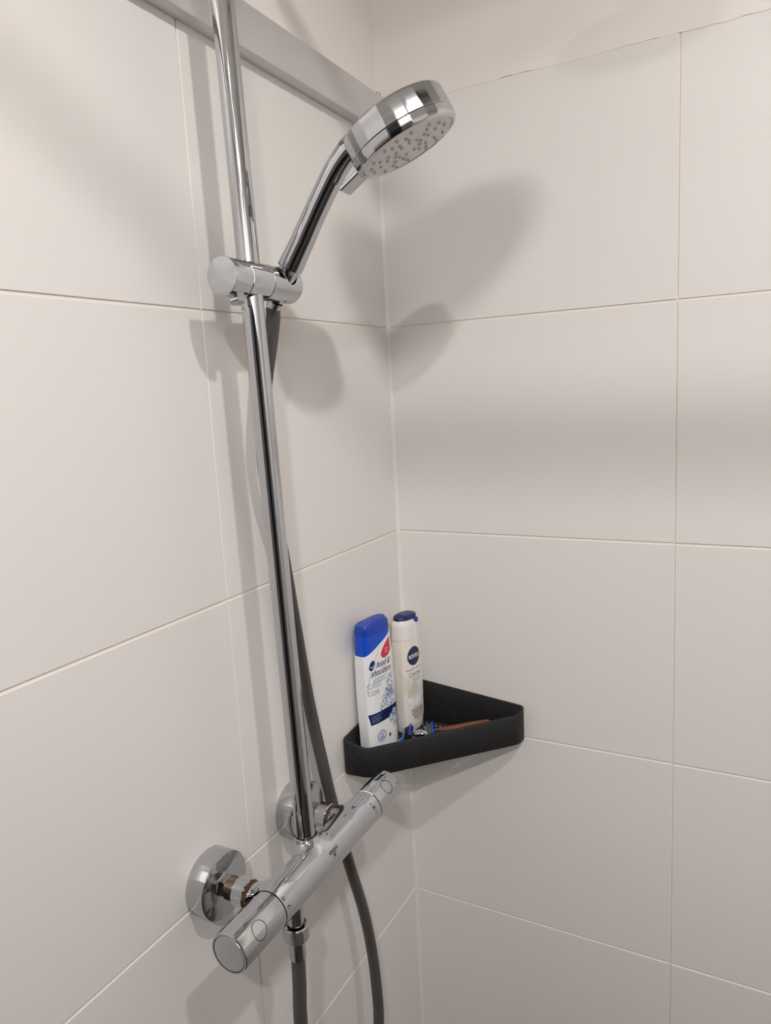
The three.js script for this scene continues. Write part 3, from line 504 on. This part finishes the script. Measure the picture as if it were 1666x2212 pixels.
// ---------------------------------------------------------------- razors, small brush, cork handle
const blackPl = std({ color: 0x15161a, roughness: 0.4 }), bluePl = std({ color: 0x1746c4, roughness: 0.35 }), lightBlue = std({ color: 0x4fa3e0, roughness: 0.4 }), greyPl = std({ color: 0x8b8680, roughness: 0.35, metalness: 0.4 });
function makeRazor(label, blade) {
  const t = thing('razor', label, 'razor');                          // built with the cartridge's long side along z, handle running to +x
  const head = mesh('cartridge', new RoundedBoxGeometry(0.0135, 0.006, 0.034, 3, 0.0012), blackPl, t); head.position.y = 0.012; head.rotation.z = 0.55;
  const addTo = (n, g, m, x, y) => { const q = mesh(n, g, m, head); q.position.set(x, y, 0); return q; };
  addTo('lubricating_strip', new RoundedBoxGeometry(0.0026, 0.0018, 0.033, 2, 0.0006), lightBlue, -0.0058, 0.0031);
  addTo('guard_bar', new RoundedBoxGeometry(0.0036, 0.0022, 0.0335, 2, 0.0007), bluePl, 0.0056, 0.003);
  for (let k = 0; k < 5; k++) addTo('blade', new THREE.BoxGeometry(0.0007, 0.0006, 0.029), blade, -0.0028 + k * 0.0014, 0.0033);
  mesh('neck', sweep([V(0.004, 0.010, 0), V(0.012, 0.0095, 0), V(0.020, 0.0098, 0), V(0.028, 0.008, 0)], [0.0045, 0.0065, 0.0072, 0.0056], 32, true, 30), M.chrome, t);
  mesh('grip', sweep([V(0.027, 0.0078, 0), V(0.045, 0.0085, 0), V(0.07, 0.0078, 0), V(0.088, 0.0065, 0)], [0.0058, 0.0070, 0.0066, 0.0050], 32, true, 40), blackPl, t);
  return t;
}
const rz = makeRazor('razor with black blade head nearest the shampoo bottle, blue guard strip', blackPl);
rz.position.set(0.0420, shelfFloor, 0.0790); rz.rotation.y = 0.40;
const rz2 = rz.clone(); rz2.name = numbered('razor'); scene.add(rz2); rz2.userData = { label: 'razor with grey blade head lying beside the cork handle', category: 'razor' };
rz2.traverse(o => { if (o.name.startsWith('blade')) o.material = greyPl; });
rz2.position.set(0.0700, shelfFloor, 0.0610); rz2.rotation.y = 0.50;
{
  const t = thing('cork_handle_tool', 'tool with a rounded brown cork handle lying along the front rim of the shelf', 'brush');
  const cork = dataTexture(256, (x, y) => { const r = rnd(), k = 0.62 + 0.5 * r * r + (rnd() > 0.93 ? -0.3 : 0); return [152 * k, 96 * k, 58 * k].map(v => Math.max(20, Math.min(255, v))); }, true); cork.repeat.set(0.5, 0.5);
  const a = V(0.0775, shelfFloor + 0.0100, 0.0590), b = V(0.1470, shelfFloor + 0.0165, 0.0150), d = b.clone().sub(a), L = d.length();
  const p = [[0, 0], [0.0046, 0.0004], [0.0060, 0.003], [0.0066, 0.02], [0.0074, L * 0.55], [0.0078, L - 0.012], [0.0076, L - 0.006], [0.0066, L - 0.002], [0.0045, L - 0.0002], [0, L]];
  mesh('cork_grip', lathe(p, a, d, 48, null, 0.9), std({ map: cork, roughness: 0.85 }), t);
  mesh('shank', lathe([[0, -0.03], [0.0028, -0.03], [0.0032, 0.001], [0, 0.002]], a, d, 24), M.chrome, t);
}
{
  const t = thing('interdental_brush', 'tiny brush with yellow-green tip and blue holder in front of the shampoo bottle', 'brush');
  const c = V(0.0375, shelfFloor + 0.006, 0.1000);
  mesh('tip', lathe(roundedDisc(0.0026, 0.005, 0.0012), c.clone().add(V(-0.006, 0.0005, 0.010)), V(-0.4, 0, 1), 20), std({ color: 0xb9d03a, roughness: 0.4 }), t);
  const br = []; for (let k = 0; k < 9; k++) { const g = new THREE.TorusGeometry(0.0019, 0.0004, 6, 16); g.translate(0, 0, -0.004 + k * 0.0014); br.push(g); }
  const bm = mesh('bristles', mergeGeometries(br), std({ color: 0xb5b0a4, roughness: 0.6 }), t); bm.position.copy(c).add(V(-0.002, 0.001, 0.002)); bm.lookAt(c.clone().add(V(-0.4, 0.001, 1)));
  const h = mesh('holder', new RoundedBoxGeometry(0.008, 0.0055, 0.011, 3, 0.0015), std({ color: 0x3f66d0, roughness: 0.35 }), t); h.position.copy(c).add(V(0.003, 0.0015, -0.007)); h.rotation.y = -0.4;
}
renderer.render(scene, camera);
